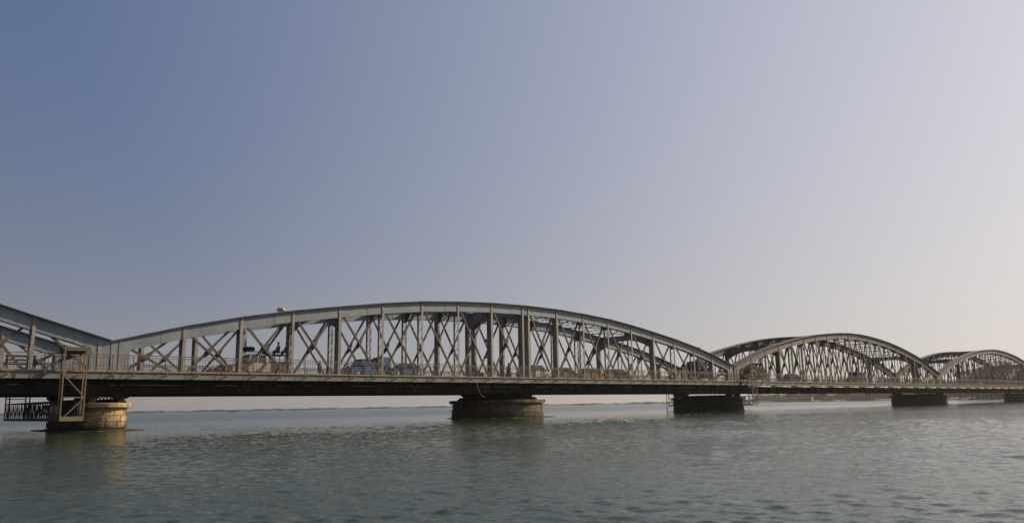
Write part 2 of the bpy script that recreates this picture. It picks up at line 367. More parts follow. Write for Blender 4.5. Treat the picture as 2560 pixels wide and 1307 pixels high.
    for i in struts:
        xc = xs[i]; zt = zs[i]-.15; mb = MB(); N = 18; pb = None
        for j in range(N+1):
            u = j/N; y = ya+L*u; zb = zt-prof(u, 1.15, .42)
            if pb:
                mb.bar((xc, pb[0], pb[1]), (xc, y, zb), .12, .05); mb.bar((xc, pb[0], zt), (xc, y, zt), .16, .05)
                mb.bar((xc, pb[0], pb[1] if j % 2 else zt), (xc, y, zt if j % 2 else zb), .03, .045)
            pb = (y, zb)
        for s in (0, 1):
            y_0 = ya if s == 0 else yb; y_1 = y_0+(1-2*s)*.7
            mb.add([(xc-.01, y_0, zt-.03), (xc-.01, y_1, zt-.03), (xc-.01, y_1, zt-.62), (xc-.01, y_0, zt-1.15), (xc+.01, y_0, zt-.03), (xc+.01, y_1, zt-.03), (xc+.01, y_1, zt-.62), (xc+.01, y_0, zt-1.15)],
                   [(0,1,2,3),(7,6,5,4),(0,4,5,1),(1,5,6,2),(2,6,7,3),(3,7,4,0)])
        mb.build('lattice_strut', M['brace'], root)
    allx = sorted(list(portals)+list(struts)); mb = MB()
    for a, b in zip(allx, allx[1:]):
        if xs[b]-xs[a] > 6 or xs[b]-xs[a] < 2: continue
        mb.bar((xs[a], ya, zs[a]-.25), (xs[b], yb, zs[b]-.25), .1, .07); mb.bar((xs[a], yb, zs[a]-.33), (xs[b], ya, zs[b]-.33), .1, .07)
    mb.build('wind_bracing', M['brace'], root)
    # deck
    mb = MB(); mb.box(x0, x1, YN+.36, YF-.36, 3.78, ZROAD); mb.build('roadway', M['asphalt'], root)
    mb = MB()
    for Yc, s in ((YN, 1), (YF, -1)): mb.box(x0+.01, x1-.01, *sorted((Yc+s*.37, Yc+s*.55)), ZROAD+.003, ZROAD+.15)
    mb.build('kerb', M['lip'], root)
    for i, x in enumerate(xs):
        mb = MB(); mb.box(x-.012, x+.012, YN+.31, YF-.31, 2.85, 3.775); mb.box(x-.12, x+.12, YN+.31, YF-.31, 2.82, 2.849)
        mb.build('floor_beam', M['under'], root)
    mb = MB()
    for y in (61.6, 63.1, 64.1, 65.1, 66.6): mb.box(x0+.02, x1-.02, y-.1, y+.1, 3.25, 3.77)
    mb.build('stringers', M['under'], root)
    for Yc, s in ((YN, -1), (YF, 1)):
        ye = Yc+s*1.4
        mb = MB(); mb.box(x0+.01, x1-.01, *sorted((Yc+s*.36, ye-s*.10)), 3.95, 4.03); mb.build('footway', M['lip'], root)
        mb = MB(); mb.box(x0+.01, x1-.01, *sorted((ye-s*.096, ye+s*.02)), 3.955, ZLIP+.02); 
        mb.build('deck_edge', M['lip'], root)
        mb = MB(); mb.box(x0+.01, x1-.01, *sorted((ye-s*.12, ye-s*.09)), 3.49, 3.948)
        mb.box(x0+.01, x1-.01, *sorted((ye-s*.20, ye-s*.121)), 3.49, 3.52)
        x = x0+2
        while x < x1-1: mb.box(x, x+.5, *sorted((ye-s*.0895, ye-s*.078)), 3.5, 3.90); x += 8.3
        mb.build('fascia_girder', M['deckedge'], root)
        # footway brackets under the slab
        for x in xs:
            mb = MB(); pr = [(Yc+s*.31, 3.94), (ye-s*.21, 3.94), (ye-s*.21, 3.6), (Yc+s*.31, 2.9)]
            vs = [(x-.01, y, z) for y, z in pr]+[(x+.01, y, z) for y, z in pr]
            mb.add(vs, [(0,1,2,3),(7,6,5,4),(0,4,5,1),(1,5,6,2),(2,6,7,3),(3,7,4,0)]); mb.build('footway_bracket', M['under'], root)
        # railing
        key = (swing, s)
        if key not in RAIL_MESH:
            mb = MB()
            for z, wd in ((1.05, .06), (.90, .035), (.34, .035), (.10, .03)): mb.bar((x0+.03, 0, z), (x1-.03, 0, z), wd, wd)
            x = x0+.2
            while x < x1-.1:
                mb.bar((x, 0, .10), (x, 0, .74), .024, .024); mb.bar((x, 0, .74), (x-.06, 0, .89), .02, .02); mb.bar((x, 0, .74), (x+.06, 0, .89), .02, .02); x += .21
            RAIL_MESH[key] = mb.mesh('railing', M['rail'])
            RAIL_MESH['post'] = MB().box(-.025, .025, -.025, .025, 0, 1.06).mesh('railing_post', M['rail'])
            mb = MB(); mb.bar((0, 0, .58), (0, s*.36, -.34), .035, .035); mb.bar((0, s*.38, -.35), (0, -s*.09, -.35), .05, .07)
            mb.bar((0, s*.37, -.36), (0, -s*.07, -.16), .02, .03)
            RAIL_MESH['stay', s] = mb.mesh('railing_stay', M['rail'])
        rl = link('railing', RAIL_MESH[key], root, (0, ye-s*.02, ZLIP+.02))
        k = 0
        for i in range(n):
            for h in (0, .5):
                if i == n-1 and h: continue
                if h and xs[i+1]-xs[i] < 2: continue
                x = xs[i] if not h else (xs[i]+xs[i+1])/2
                link('railing_post', RAIL_MESH['post'], rl, (x+.55, 0, 0)); link('railing_stay', RAIL_MESH['stay', s], rl, (x+.55, 0, 0))
    return root

swing = make_span(swing_x, swing_z, {0, 1, 2, 4, 8, 9, 10, 11, 15, 18, 19}, (4, 9, 15), (5, 6, 7, 8, 11, 12, 13, 14),
    'middle arched truss span, the one nearest in full view, turning on the round stone pier', True)
swing.location = (XS, 0, 0)
fixed = make_span(fix_x, fix_z, {0, 3, 16, 19}, (3, 16), tuple(range(4, 16)),
    'arched truss span right of the round pier span, second full arch in view', False)
fixed.location = (100.05, 0, 0)
for x, lab in ((XS-1.36-78.3, 'truss span cut by the left edge, its chord sloping down to the lit stone pier'),
               (179.75, 'small distant arched truss span near the right edge, third full arch'),
               (259.45, 'farthest truss span, only its start showing at the right edge')):
    c = copy_tree(fixed); c.location = (x, 0, 0); c['label'] = lab

# the spans farther along are duller and browner in their steel colour
dull1 = mat('dull_brownish_steel', (0.135, 0.135, 0.13), .65, noise=[(0.5, (0.10, 0.095, 0.085), .4, .62), (2.2, RUST, .50, .68)])
dull2 = mat('dull_brown_post_steel', (0.135, 0.12, 0.10), .65, noise=[(1.2, RUST, .45, .66)])
for rt in [o for o in COL.objects if o.name.startswith('bridge_span') and o.location.x > 99]:
    for ch in rt.children:
        k_ = ch.name.split('.')[0]
        if k_ in ('top_chord', 'truss_post', 'portal_frame'):
            ch.material_slots[0].link = 'OBJECT'; ch.material_slots[0].material = dull2 if k_ == 'truss_post' else dull1

# ------------------------------------------------------------------ piers
def ring(xc, y0, y1, Rr, n=18):
    pts = []
    for i in range(n+1):
        a = -math.pi+math.pi*i/n; pts.append((xc+Rr*math.cos(a), y0+Rr+Rr*math.sin(a)))
    if y1-y0 > 2*Rr+.2:
        m_ = max(2, int((y1-y0-2*Rr)/.9))
        pts += [(xc+Rr, y0+Rr+(y1-y0-2*Rr)*i/m_) for i in range(1, m_)]
    for i in range(n+1):
        a = math.pi*i/n; pts.append((xc+Rr*math.cos(a), y1-Rr+Rr*math.sin(a)))
    if y1-y0 > 2*Rr+.2: pts += [(xc-Rr, y1-Rr-(y1-y0-2*Rr)*i/m_) for i in range(1, m_)]
    return pts
def courses(mb, y0, y1, Rr, zs, jit=.03, blk=3):
    """real stone blocks: each course is a ring of separate wedge blocks with open joints"""
    for ci, (za, zb, extra) in enumerate(zs):
        outer = ring(0, y0-extra, y1+extra, Rr+extra); inner = ring(0, y0+.5, y1-.5, Rr-.5) ; n = len(outer)
        ip = ring(0, y0-extra+.45, y1+extra-.45, max(.2, Rr+extra-.45)); k = ci % 2
        i = k
        while i < n+k:
            b = blk+random.choice((-1, 0, 0, 1)) if blk > 2 else blk
            idx = [(i+j) % n for j in range(b+1) if i+j <= n+k]
            if len(idx) < 2: break
            o = random.uniform(-jit, jit); zz = random.uniform(-.012, .012)
            vs = []; g = .018
            for q, j in enumerate(idx):
                px, py = outer[j]; qx, qy = ip[min(j, len(ip)-1)]
                d = Vector((px-qx, py-qy)); d = d.normalized() if d.length > 1e-4 else Vector((0, -1))
                t = Vector(outer[idx[1]])-Vector(outer[idx[0]]); t = t.normalized() if t.length > 1e-6 else Vector((0, 0))
                if q == len(idx)-1:
                    t = Vector(outer[idx[-1]])-Vector(outer[idx[-2]]); t = -t.normalized() if t.length > 1e-6 else Vector((0, 0))
                sh = t*g if q in (0, len(idx)-1) else Vector((0, 0))
                bx, by = px+d.x*o+sh.x, py+d.y*o+sh.y
                cx, cy = qx+sh.x, qy+sh.y; ch = .025
                vs += [(cx, cy, za+g), (bx-d.x*ch, by-d.y*ch, za+g), (bx, by, za+g+ch), (bx, by, zb-g-ch+zz), (bx-d.x*ch, by-d.y*ch, zb-g+zz), (cx, cy, zb-g+zz)]
            m_ = len(idx); fs = [tuple(reversed(range(6))), tuple((m_-1)*6+q for q in range(6))]
            for q in range(m_-1): fs += [(q*6+e, q*6+(e+1) % 6, q*6+6+(e+1) % 6, q*6+6+e) for e in range(6)]
            mb.add(vs, fs); i += b
def solid_ring(mb, pts, z0, z1, scale_c=None):
    n = len(pts); mb.add([(x, y, z0) for x, y in pts]+[(x, y, z1) for x, y in pts],
        [tuple(reversed(range(n))), tuple(range(n, 2*n))]+[(i, (i+1) % n, n+(i+1) % n, n+i) for i in range(n)])
def make_pier(x, label, broken, ST='stone3'):
    t = thing('bridge_pier', label, 'bridge pier', (x, 0, 0), group='oblong stone piers under the bridge')
    y0, y1, Rr = 58.45, 69.5, 1.42
    mb = MB(); solid_ring(mb, ring(0, y0+.08, y1-.08, Rr-.08), -1, 1.60)
    courses(mb, y0, y1, Rr, [(-.6, .18, .10), (.18, .62, .03), (.62, 1.02, .0), (1.02, 1.42, -.03)], jit=.035)
    mb.build('shaft', M[ST], t)
    mb = MB(); courses(mb, y0, y1, Rr, [(1.42, 1.56, .06)], jit=.01, blk=5); courses(mb, y0, y1, Rr, [(1.56, 1.90, .32)], jit=broken, blk=4)
    solid_ring(mb, ring(0, y0+.1, y1-.1, Rr-.05), 1.5, 1.90); mb.build('cap', M[ST], t)
    mb = MB(); rr = random.Random(int(x*7)); pts = [(px+rr.uniform(-.25, .25), py+rr.uniform(-.25, .25)) for px, py in ring(0, y0-1.1, y1+.9, Rr+1.15)]
    solid_ring(mb, pts, -.8, .05); mb.build('footing', M[ST], t)
    for Yc in (YN, YF):
        for dx in (-.95, .95):
            mb = MB(); mb.prism([(dx-.30, 1.91), (dx+.30, 1.91), (dx+.24, 2.08), (dx-.24, 2.08)], Yc-.45, Yc+.45)
            mb.prism([(dx-.17, 2.082), (dx+.17, 2.082), (dx+.2, 2.16), (dx+.42, 2.22), (dx+.52, 2.34), (dx+.52, 2.468), (dx-.52, 2.468), (dx-.52, 2.34), (dx-.42, 2.22), (dx-.2, 2.16)], Yc-.36, Yc+.36)
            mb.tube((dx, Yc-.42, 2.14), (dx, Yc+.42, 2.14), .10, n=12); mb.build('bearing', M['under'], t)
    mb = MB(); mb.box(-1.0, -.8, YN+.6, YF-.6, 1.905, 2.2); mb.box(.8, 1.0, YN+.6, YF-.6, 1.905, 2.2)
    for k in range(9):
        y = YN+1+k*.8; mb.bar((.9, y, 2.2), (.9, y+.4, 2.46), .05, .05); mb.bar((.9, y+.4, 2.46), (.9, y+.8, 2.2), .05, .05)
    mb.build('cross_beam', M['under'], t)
    return t
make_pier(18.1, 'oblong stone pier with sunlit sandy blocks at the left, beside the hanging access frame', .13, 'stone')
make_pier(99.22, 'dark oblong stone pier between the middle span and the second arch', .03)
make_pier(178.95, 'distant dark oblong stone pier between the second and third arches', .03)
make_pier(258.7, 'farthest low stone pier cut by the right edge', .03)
# round pivot pier
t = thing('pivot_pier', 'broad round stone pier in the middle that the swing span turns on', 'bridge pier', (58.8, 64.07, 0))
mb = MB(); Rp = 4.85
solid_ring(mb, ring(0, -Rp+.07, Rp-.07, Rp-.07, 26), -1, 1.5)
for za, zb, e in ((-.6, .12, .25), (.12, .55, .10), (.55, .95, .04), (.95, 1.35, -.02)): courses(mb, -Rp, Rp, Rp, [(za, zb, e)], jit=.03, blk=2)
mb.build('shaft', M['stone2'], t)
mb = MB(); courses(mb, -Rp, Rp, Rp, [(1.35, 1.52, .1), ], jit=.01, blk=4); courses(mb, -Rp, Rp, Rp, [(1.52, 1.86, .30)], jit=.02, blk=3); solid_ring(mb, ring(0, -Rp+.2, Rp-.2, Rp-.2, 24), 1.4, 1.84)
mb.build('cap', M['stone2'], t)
rr = random.Random(4); mb = MB(); solid_ring(mb, [(px+rr.uniform(-.3, .3), py+rr.uniform(-.3, .3)) for px, py in ring(.4, -Rp-.9, Rp+.9, Rp+.9)], -.8, .04); mb.build('footing', M['stone2'], t)
mb = MB(); mb.lathe([(4.3, 1.845), (4.3, 2.0), (3.75, 2.02), (3.75, 2.3), (3.95, 2.31), (3.95, 2.46)], n=40)
for i in range(40):
    a = 2*math.pi*i/40; mb.box(-.01, .01, -.01, .01, 0, 0) if False else mb.bar((3.98*math.cos(a), 3.98*math.sin(a), 2.01), (4.12*math.cos(a), 4.12*math.sin(a), 2.01+.001), .2, .26)
mb.build('turntable', M['under'], t)

# ------------------------------------------------------------------ service pipe, gantries, small bridge fittings
mb = MB(); Yp = YN-1.33
x = 101.2
while x < 335: mb.tube((x, Yp, 3.33), (min(x+6, 335), Yp, 3.33), .085, n=8); mb.box(x-.04, x+.04, Yp-.11, Yp+.11, 3.2, 3.49); x += 6
tag(mb.build('service_pipe', M['pipe']), 'sandy coloured pipe running below the deck edge of the distant spans', 'pipe')

def make_gantry(x, label, reach=4.1):
    t = thing('access_gantry', label, 'gantry', (x, 0, 0), group='hanging steel access gantries')
    W, ya, yb = 1.35, YN-2.35, YN-1.75
    mb = MB(); zt, zb = 5.35, .78
    for xx in (0, W):
        for yy in (ya, yb): mb.bar((xx, yy, zb), (xx, yy, zt), .075, .075)
    lv = [zb, 2.25, 3.72, 5.30]
    for z in lv:
        for yy in (ya, yb): mb.bar((0, yy, z), (W, yy, z), .06, .07)
        for xx in (0, W): mb.bar((xx, ya, z), (xx, yb, z), .05, .05)
    mb.bar((0, ya-.02, zb+.15), (W, ya-.02, zb+.15), .02, .22)
    for i, (z0, z1) in enumerate(zip(lv, lv[1:])):
        a, b = (0, W) if i % 2 == 0 else (W, 0)
        mb.bar((a, ya, z0), (b, ya, z1), .05, .06)
    mb.build('tower_frame', M['gantry'], t)
    mb = MB(); mb.box(-.15, W+.15, ya-.05, YN-1.3, 5.36, 5.5); mb.box(W-.1, W+.25, ya-.04, ya+.4, 5.02, 5.34)
    mb.box(-.1, W+.1, YN-1.74, YN-1.30, 5.15, 5.34); mb.build('top_carriage', M['rail'], t)
    # lattice walkway slung under the bridge
    mb = MB(); yE = YF+reach
    for xx in (0, W):
        mb.bar((xx, ya, .85), (xx, yE, .85), .07, .12); mb.bar((xx, ya, 2.0), (xx, yE, 2.0), .07, .09); mb.bar((xx, ya, 1.42), (xx, yE, 1.42), .03, .04)
        y = ya; k = 0
        while y < yE-.4:
            mb.bar((xx, y, .9 if k % 2 else 1.95), (xx, y+.62, 1.95 if k % 2 else .9), .04, .06); mb.bar((xx, y, .85), (xx, y, 2.0), .04, .05); y += .62; k += 1
    mb.box(-.03, W+.03, ya+.05, yE, .74, .79)
    mb.build('lattice_walkway', M['darkiron'], t)
    mb = MB()
    for xx in (0, W):
        for yy in (yE, yE-1.2): mb.bar((xx, yy, .8), (xx, yy, 4.0 if yy < yE else 3.6), .08, .08)
    for z in (.8, 2.0, 2.4, 3.6): mb.bar((0, yE, z), (W, yE, z), .05, .06)
    mb.bar((0, yE, 2.4), (0, yE-1.2, 2.4), .05, .06); mb.bar((0, yE, 3.6), (0, YF+1.4, 3.6), .06, .08); mb.bar((W, yE, 3.6), (W, YF+1.4, 3.6), .06, .08)
    mb.build('hanger_frame', M['darkiron'], t)
make_gantry(14.75, 'ochre access gantry hanging beside the sunlit pier at the left')
make_gantry(100.2, 'ochre access gantry hanging beside the dark pier before the second arch', 2.9)

mb = MB(); mb.tube((0, 0, -.4), (0, 0, 2.5), .05, .04)
tag(mb.build('mooring_pole', M['darkiron'], loc=(83.9, 60, 0)), 'thin dark pole standing in the water left of the dark oblong pier', 'pole')
mb = MB(); a = Vector((50.8, YN-1.46, 3.95))
pts = [Vector((50.8+.9*u**1.6, YN-1.46-.1*u, 3.95-1.85*math.sin(u*1.45)/math.sin(1.45))) for u in [i/12 for i in range(13)]]
for i, (p, q) in enumerate(zip(pts, pts[1:])):
    mb.tube(p, q, .015, n=6)
    if i % 2: mb.ball(q, .038)
tag(mb.build('hanging_rope', M['pipe']), 'knotted pale rope dangling from the deck edge over the round pier', 'rope')
# lamps
t = thing('floodlight', 'yellowed box floodlight perched on the near top chord at the left', 'lamp', (30.9, YN-.2, 9.03), -.9)
t.scale = (.72, .72, .72)
mb = MB(); mb.prism([(-.44, .18), (-.24, .50), (.26, .44), (.46, .20), (.26, .09), (-.26, .07)], -.28, .28); mb.build('housing', M['concrete'], t)
mb = MB(); mb.box(-.16, .16, -.12, .12, .0, .075); mb.build('bracket', M['steel'], t)
t = thing('loudspeaker', 'dark horn speaker pair fixed to a near post above the round pier', 'speaker', (53.6, YN-.05, 6.0))
mb = MB(); mb.bar((0, 0, -.1), (0, 0, 1.75), .07, .07); mb.build('mast', M['darkiron'], t)
mb = MB(); mb.tube((-.02, 0, 1.5), (-.30, -.05, 1.78), .05, .17, 10); mb.build('horn', M['darkiron'], t)
mb = MB(); mb.ball((-.22, 0, .1), .20, 1.3, 1, .7); mb.build('horn', M['darkiron'], t)
def street_lamp(x, y, z0, h, arm, label):
    t = thing('street_lamp', label, 'street lamp', (x, y, z0))
    mb = MB(); mb.tube((0, 0, 0), (0, 0, h), .06, .045); mb.tube((0, 0, h), (arm, 0, h+.25), .035, .03); mb.build('pole', M['darkiron'], t)
    mb = MB(); mb.ball((arm+.25*(1 if arm > 0 else -1), 0, h+.25), .32, 1, .5, .32, 10, 6); mb.build('lamp_head', M['steel'], t)
street_lamp(113.2, YF-1.0, ZROAD, 5.6, .9, 'street lamp with flat head inside the start of the second arch')
street_lamp(92.2, YN+.9, ZROAD, 4.25, .4, 'street lamp rising above the low right end of the middle span')
# ------------------------------------------------------------------ vehicles
def wheel(t, x, y, r=.31, w=.2):
    s = -1 if y < 0 else 1
    mb = MB(); mb.tube((x, y-w/2, r), (x, y+w/2, r), r, n=18); o = mb.build('wheel', M['black'], t)
    mb = MB(); mb.tube((x, y+s*(w/2+.002), r), (x, y+s*(w/2+.02), r), r*.6, r*.5, n=12); mb.build('rim', M['chrome'], o)
def car(name, label, cat, x, y, face, L=4.2, Wd=1.66, hb=.86, hr=1.42, color=(.5,.5,.5), roofc=None, hood=.27, boot=.18, kind='sedan', z=ZROAD, group=None):
    """face=+1 drives toward +X. Local +x is the front."""
    t = thing(name, label, cat, (x, y, z), 0 if face > 0 else math.pi, group)
    pm = paint(name+'_paint', color); rm = paint(name+'_roof_paint', roofc) if roofc else pm
    h = L/2; w_ = Wd/2; zf = hb-.1
    prof = [(-h, .34), (-h-.02, .55), (-h+.05, hb-.03), (-h+L*boot, hb), (h-L*hood, hb), (h-.25, zf), (h, zf-.18), (h+.02, .42), (h-.05, .3)]
    # wheel arches cut into the sill line
    xr, xf = -h+L*.2, h-L*.19
    for xc in (xf, xr):
        prof += [(xc+.36*math.cos(a), .26+.36*math.sin(a)) for a in [math.pi*i/6 for i in range(7)]]
    n = len(prof); mb = MB(); vs = []
    secs = [(-w_, -.0), (-w_+.05, .0), (w_-.05, .0), (w_, 0)]
    for yy, ins in ((-w_+.05, .03), (-w_, 0), (w_, 0), (w_-.05, .03)):
        pass
    ys = [(-w_, 1), (w_, 1)]
    cx_ = 0
    lo = [(px, pz) for px, pz in prof]
    mb.prism(lo, -w_, w_); mb.build('body', pm, t)
    c0, c1 = -h+L*boot, h-L*hood          # cabin base
    if kind == 'sedan': r0, r1 = c0+.35, c1-.55
    elif kind == 'hatch': r0, r1 = c0+.12, c1-.5
    else: r0, r1 = c0+.05, c1-.35
    def frus(z0, z1, bx0, bx1, tx0, tx1, wb, wt, mb):
        mb.add([(bx0, -wb, z0), (bx1, -wb, z0), (bx1, wb, z0), (bx0, wb, z0), (tx0, -wt, z1), (tx1, -wt, z1), (tx1, wt, z1), (tx0, wt, z1)],
               [(0,3,2,1),(4,5,6,7),(0,1,5,4),(1,2,6,5),(2,3,7,6),(3,0,4,7)])
    mb = MB(); frus(hb+.002, hr-.06, c0+.05, c1-.05, r0+.03, r1-.03, w_-.07, w_-.20, mb); mb.build('windows', M['glass'], t)
    mb = MB(); frus(hr-.058, hr, r0, r1, r0+.08, r1-.1, w_-.17, w_-.24, mb); mb.build('roof', rm, t)
    for s in (-1, 1):
        for bx, tx in ((c0+.03, r0+.02), ((c0+c1)/2, (r0+r1)/2), (c1-.03, r1-.02)):
            mb = MB(); mb.bar((bx, s*(w_-.06), hb), (tx, s*(w_-.18), hr-.04), .05, .07); mb.build('pillar', pm, t)
        mb = MB(); mb.ball((h+.0, s*(w_-.25), zf-.2), .1, .4, 1, 1); mb.build('headlight', M['lampglass'], t)
        mb = MB(); mb.box(-h-.035, -h-.015, *sorted((s*(w_-.1), s*(w_-.3))), .58, .72); mb.build('tail_light', M['redlamp'], t)
        mb = MB(); mb.box(c1-.25, c1-.12, *sorted((s*(w_+.02), s*(w_+.16))), hb+.02, hb+.13); mb.build('mirror', M['black'], t)
        for xc in (xf, xr): wheel(t, xc, s*(w_-.1))
    for xx in (-h-.06, h+.03):
        mb = MB(); mb.box(xx-.03, xx+.05, -w_+.04, w_-.04, .36, .48); mb.build('bumper', M['chrome'], t)
    return t
def rack(t, x0, x1, z, w_, cargo=None):
    mb = MB()
    for s in (-1, 1):
        mb.bar((x0, s*w_, z+.1), (x1, s*w_, z+.1), .03, .03)
        for i in range(4): xx = x0+(x1-x0)*i/3; mb.bar((xx, s*w_, z-.12), (xx, s*w_, z+.1), .025, .025)
    for i in range(7): xx = x0+(x1-x0)*i/6; mb.bar((xx, -w_, z+.08), (xx, w_, z+.08), .025, .02)
    mb.build('roof_rack', M['darkiron'], t)

# people ------------------------------------------------------------
SKIN = mat('dark_skin', (0.07, 0.038, 0.022), 0.6); HAIR = mat('black_hair', (0.012, 0.01, 0.01), 0.9)
def body_mesh(pose):
    P, E, Rd = [], [], []
    def add(p, r, parent=None):
        P.append(p); Rd.append(r)
        if parent is not None: E.append((parent, len(P)-1))
        return len(P)-1
    sit = pose == 'sit'
    hz = .45 if sit else .92
    pel = add((0, 0, hz), .13); wa = add((0, 0, hz+.18), .12, pel); ch = add((.01, 0, hz+.38), .14, wa); nk = add((0, 0, hz+.56), .055, ch)
    h0 = add((.02, 0, hz+.66), .085, nk); h1 = add((.02, 0, hz+.76), .095, h0); add((.01, 0, hz+.84), .06, h1)
    for s in (-1, 1):
        hip = add((0, s*.10, hz-.04), .095, pel)
        if sit: kn = add((.42, s*.13, hz+.02), .065, hip); an = add((.45, s*.13, .09), .042, kn)
        else:
            st = .18*s if pose == 'walk' else 0
            kn = add((st*.6+.03, s*.10, .5), .062, hip); an = add((st*1.1-.03, s*.10, .09), .042, kn)
        add((P[an][0]+.16, s*.11, .04), .035, an)
        sh = add((0, s*.19, hz+.47), .06, ch)
        if sit: el = add((.08, s*.25, hz+.22), .042, sh); wr = add((.30, s*.18, hz+.12), .030, el); f = Vector((1, 0, -.2))
        else:
            sw = -.12*s if pose == 'walk' else .02
            el = add((sw*.5, s*.25, hz+.20), .042, sh); wr = add((sw+.06, s*.26, hz-.05), .030, el); f = Vector((.2, 0, -1))
        f.normalize(); w0 = Vector(P[wr]); pm = w0+f*.07; pi = add(tuple(pm), .030, wr)
        for q, ln in zip((-.024, -.008, .008, .024), (.06, .075, .07, .055)):
            k1 = add(tuple(pm+f*.03+Vector((q, 0, 0) if not sit else (0, q, 0))), .010, pi); add(tuple(pm+f*(.03+ln)+Vector((q+.012, 0, 0) if not sit else (0, q, -.012))), .008, k1)
        add(tuple(w0+f*.05+Vector((.045, 0, 0) if not sit else (0, -s*.045, 0))), .010, pi)
    me = bpy.data.meshes.new('person_body'); me.from_pydata(P, E, [])
    o = bpy.data.objects.new('tmp', me); COL.objects.link(o)
    md = o.modifiers.new('skin', 'SKIN'); md.use_smooth_shade = True
    for v, rr in zip(me.skin_vertices[0].data, Rd): v.radius = (rr, rr)
    me.skin_vertices[0].data[0].use_root = True
    o.modifiers.new('sub', 'SUBSURF').levels = 1
    dg = bpy.context.evaluated_depsgraph_get(); m2 = bpy.data.meshes.new_from_object(o.evaluated_get(dg))
    bpy.data.objects.remove(o); m2.materials.clear(); m2.materials.append(SKIN); return m2
if not bpy.data.meshes.get('x'): pass
def ensure_skin(me):
    pass
BODIES = {}
def person(label, x, y, z, rz, pose='walk', top=(.3,.3,.3), low=(.1,.1,.15), robe=False, scale=1.0, group=None):
    if pose not in BODIES: BODIES[pose] = body_mesh(pose)
    t = thing('person', label, 'person', (x, y, z), rz, group); t.scale = (scale,)*3
    b = link('body', BODIES[pose], t)
    hz = .45 if pose == 'sit' else .92
    tm = mat('cloth', top, .9, noise=[(3, tuple(c*.6 for c in top), .45, .65)]); lm = mat('cloth', low, .9)
    mb = MB()
    if robe: mb.lathe([(.36, .08), (.30, .5), (.23, hz+.05), (.22, hz+.3), (.235, hz+.44), (.15, hz+.53), (.075, hz+.575)], n=14, sy=.95, sx=.72)
    else: mb.lathe([(.185, hz-.08), (.18, hz+.12), (.205, hz+.32), (.215, hz+.44), (.13, hz+.53), (.07, hz+.57)], n=14, sy=1.0, sx=.72)
    for s in (-1, 1):
        if pose == 'sit': mb.tube((0, s*.18, hz+.48), (.085, s*.25, hz+.22), .085, .065)
        else: mb.tube((0, s*.18, hz+.48), ((-.06*s if pose == 'walk' else .01), s*.255, hz+.18), .085, .068)
    mb.build('robe' if robe else 'shirt', tm, t)
    if not robe:
        mb = MB(); mb.ball((0, 0, hz-.02), .17, .85, 1.1, .8)
        for s in (-1, 1):
            if pose == 'sit': mb.tube((0, s*.10, hz-.02), (.42, s*.13, hz+.02), .11, .085); mb.tube((.42, s*.13, hz+.02), (.45, s*.13, .14), .08, .06)
            else:
                st = .18*s if pose == 'walk' else 0
                mb.tube((0, s*.10, hz-.03), (st*.6+.03, s*.10, .5), .115, .085); mb.tube((st*.6+.03, s*.10, .5), (st*1.1-.03, s*.10, .12), .085, .06)
        mb.build('trousers', lm, t)
    mb = MB(); mb.ball((.005, 0, hz+.80), .105, 1.0, .92, .85, 10, 6); mb.build('hair', HAIR, t)
    mb = MB(); mb.ball((.118, 0, hz+.735), .018, 1, .8, 1.2, 6, 4); 
    for s in (-1, 1): mb.ball((.02, s*.092, hz+.74), .022, .6, .4, 1.2, 6, 4)
    mb.build('nose_and_ears', SKIN, t)
    mb = MB()
    for s in (-1, 1): mb.ball((.105, s*.033, hz+.765), .011, .5, 1, .7, 6, 4)
    mb.bar((.108, -.025, hz+.69), (.108, .025, hz+.69), .01, .008); mb.build('eyes_and_mouth', M['black'], t)
    return t

YL = 62.4      # near lane
# white bush taxi, heading left
t = car('pickup_truck', 'dirty white pickup taxi with roof rack, bicycle on its side and riders on top', 'pickup truck', 30.4, YL, -1, L=5.0, Wd=1.8, hb=1.0, hr=1.72, color=(.42,.41,.38), hood=.25, boot=.42, kind='van')
mb = MB()
for s in (-1, 1):
    mb.box(-2.5, -.55, *sorted((s*.86, s*.90)), 1.002, 1.12)
    for i in range(5): mb.bar((-2.45+i*.46, s*.87, 1.0), (-2.45+i*.46, s*.87, 1.70), .04, .04)
mb.box(-2.52, -2.48, -.86, .86, 1.002, 1.12); mb.build('bed_frame', M['darkiron'], t)
mb = MB(); mb.box(-2.5, -.5, -.88, .88, 1.70, 1.75); mb.build('bed_canopy', t.children[0].data.materials[0], t)
rack(t, -2.3, 1.0, 1.87, .72)
for wx in (-2.0, -.95):
    pass
t = thing('bicycle', 'bicycle strapped flat against the white pickup taxi', 'bicycle', (28.7, YL-1.02, 5.05))
for dx in (-.5, .5):
    mb = MB(); 
    for i in range(18):
        a, b = 2*math.pi*i/18, 2*math.pi*(i+1)/18; mb.bar((dx+.31*math.cos(a), 0, .31*math.sin(a)), (dx+.31*math.cos(b), 0, .31*math.sin(b)), .03, .03)
    for i in range(6): a = math.pi*i/6; mb.bar((dx+.3*math.cos(a), 0, .3*math.sin(a)), (dx-.3*math.cos(a), 0, -.3*math.sin(a)), .006, .006)
    mb.build('wheel', M['darkiron'], t)
mb = MB()
for a, b in (((-.5,0,0),(-.15,0,.42)), ((-.15,0,.42),(.38,0,.45)), ((0,0,-.05),(.38,0,.42)), ((-.5,0,0),(0,0,-.05)), ((0,0,-.05),(-.17,0,.5)), ((.38,0,.55),(.5,0,0))): mb.bar(a, b, .03, .03)
mb.build('frame', M['darkiron'], t)
mb = MB(); mb.bar((.38,-.02,.55), (.5,-.02,.62), .03, .2); mb.build('handlebar', M['darkiron'], t)
t = thing('cargo_bundle', 'dark red bundle tied on the rack of the white pickup taxi', 'bundle', (29.6, YL, ZROAD+1.99))
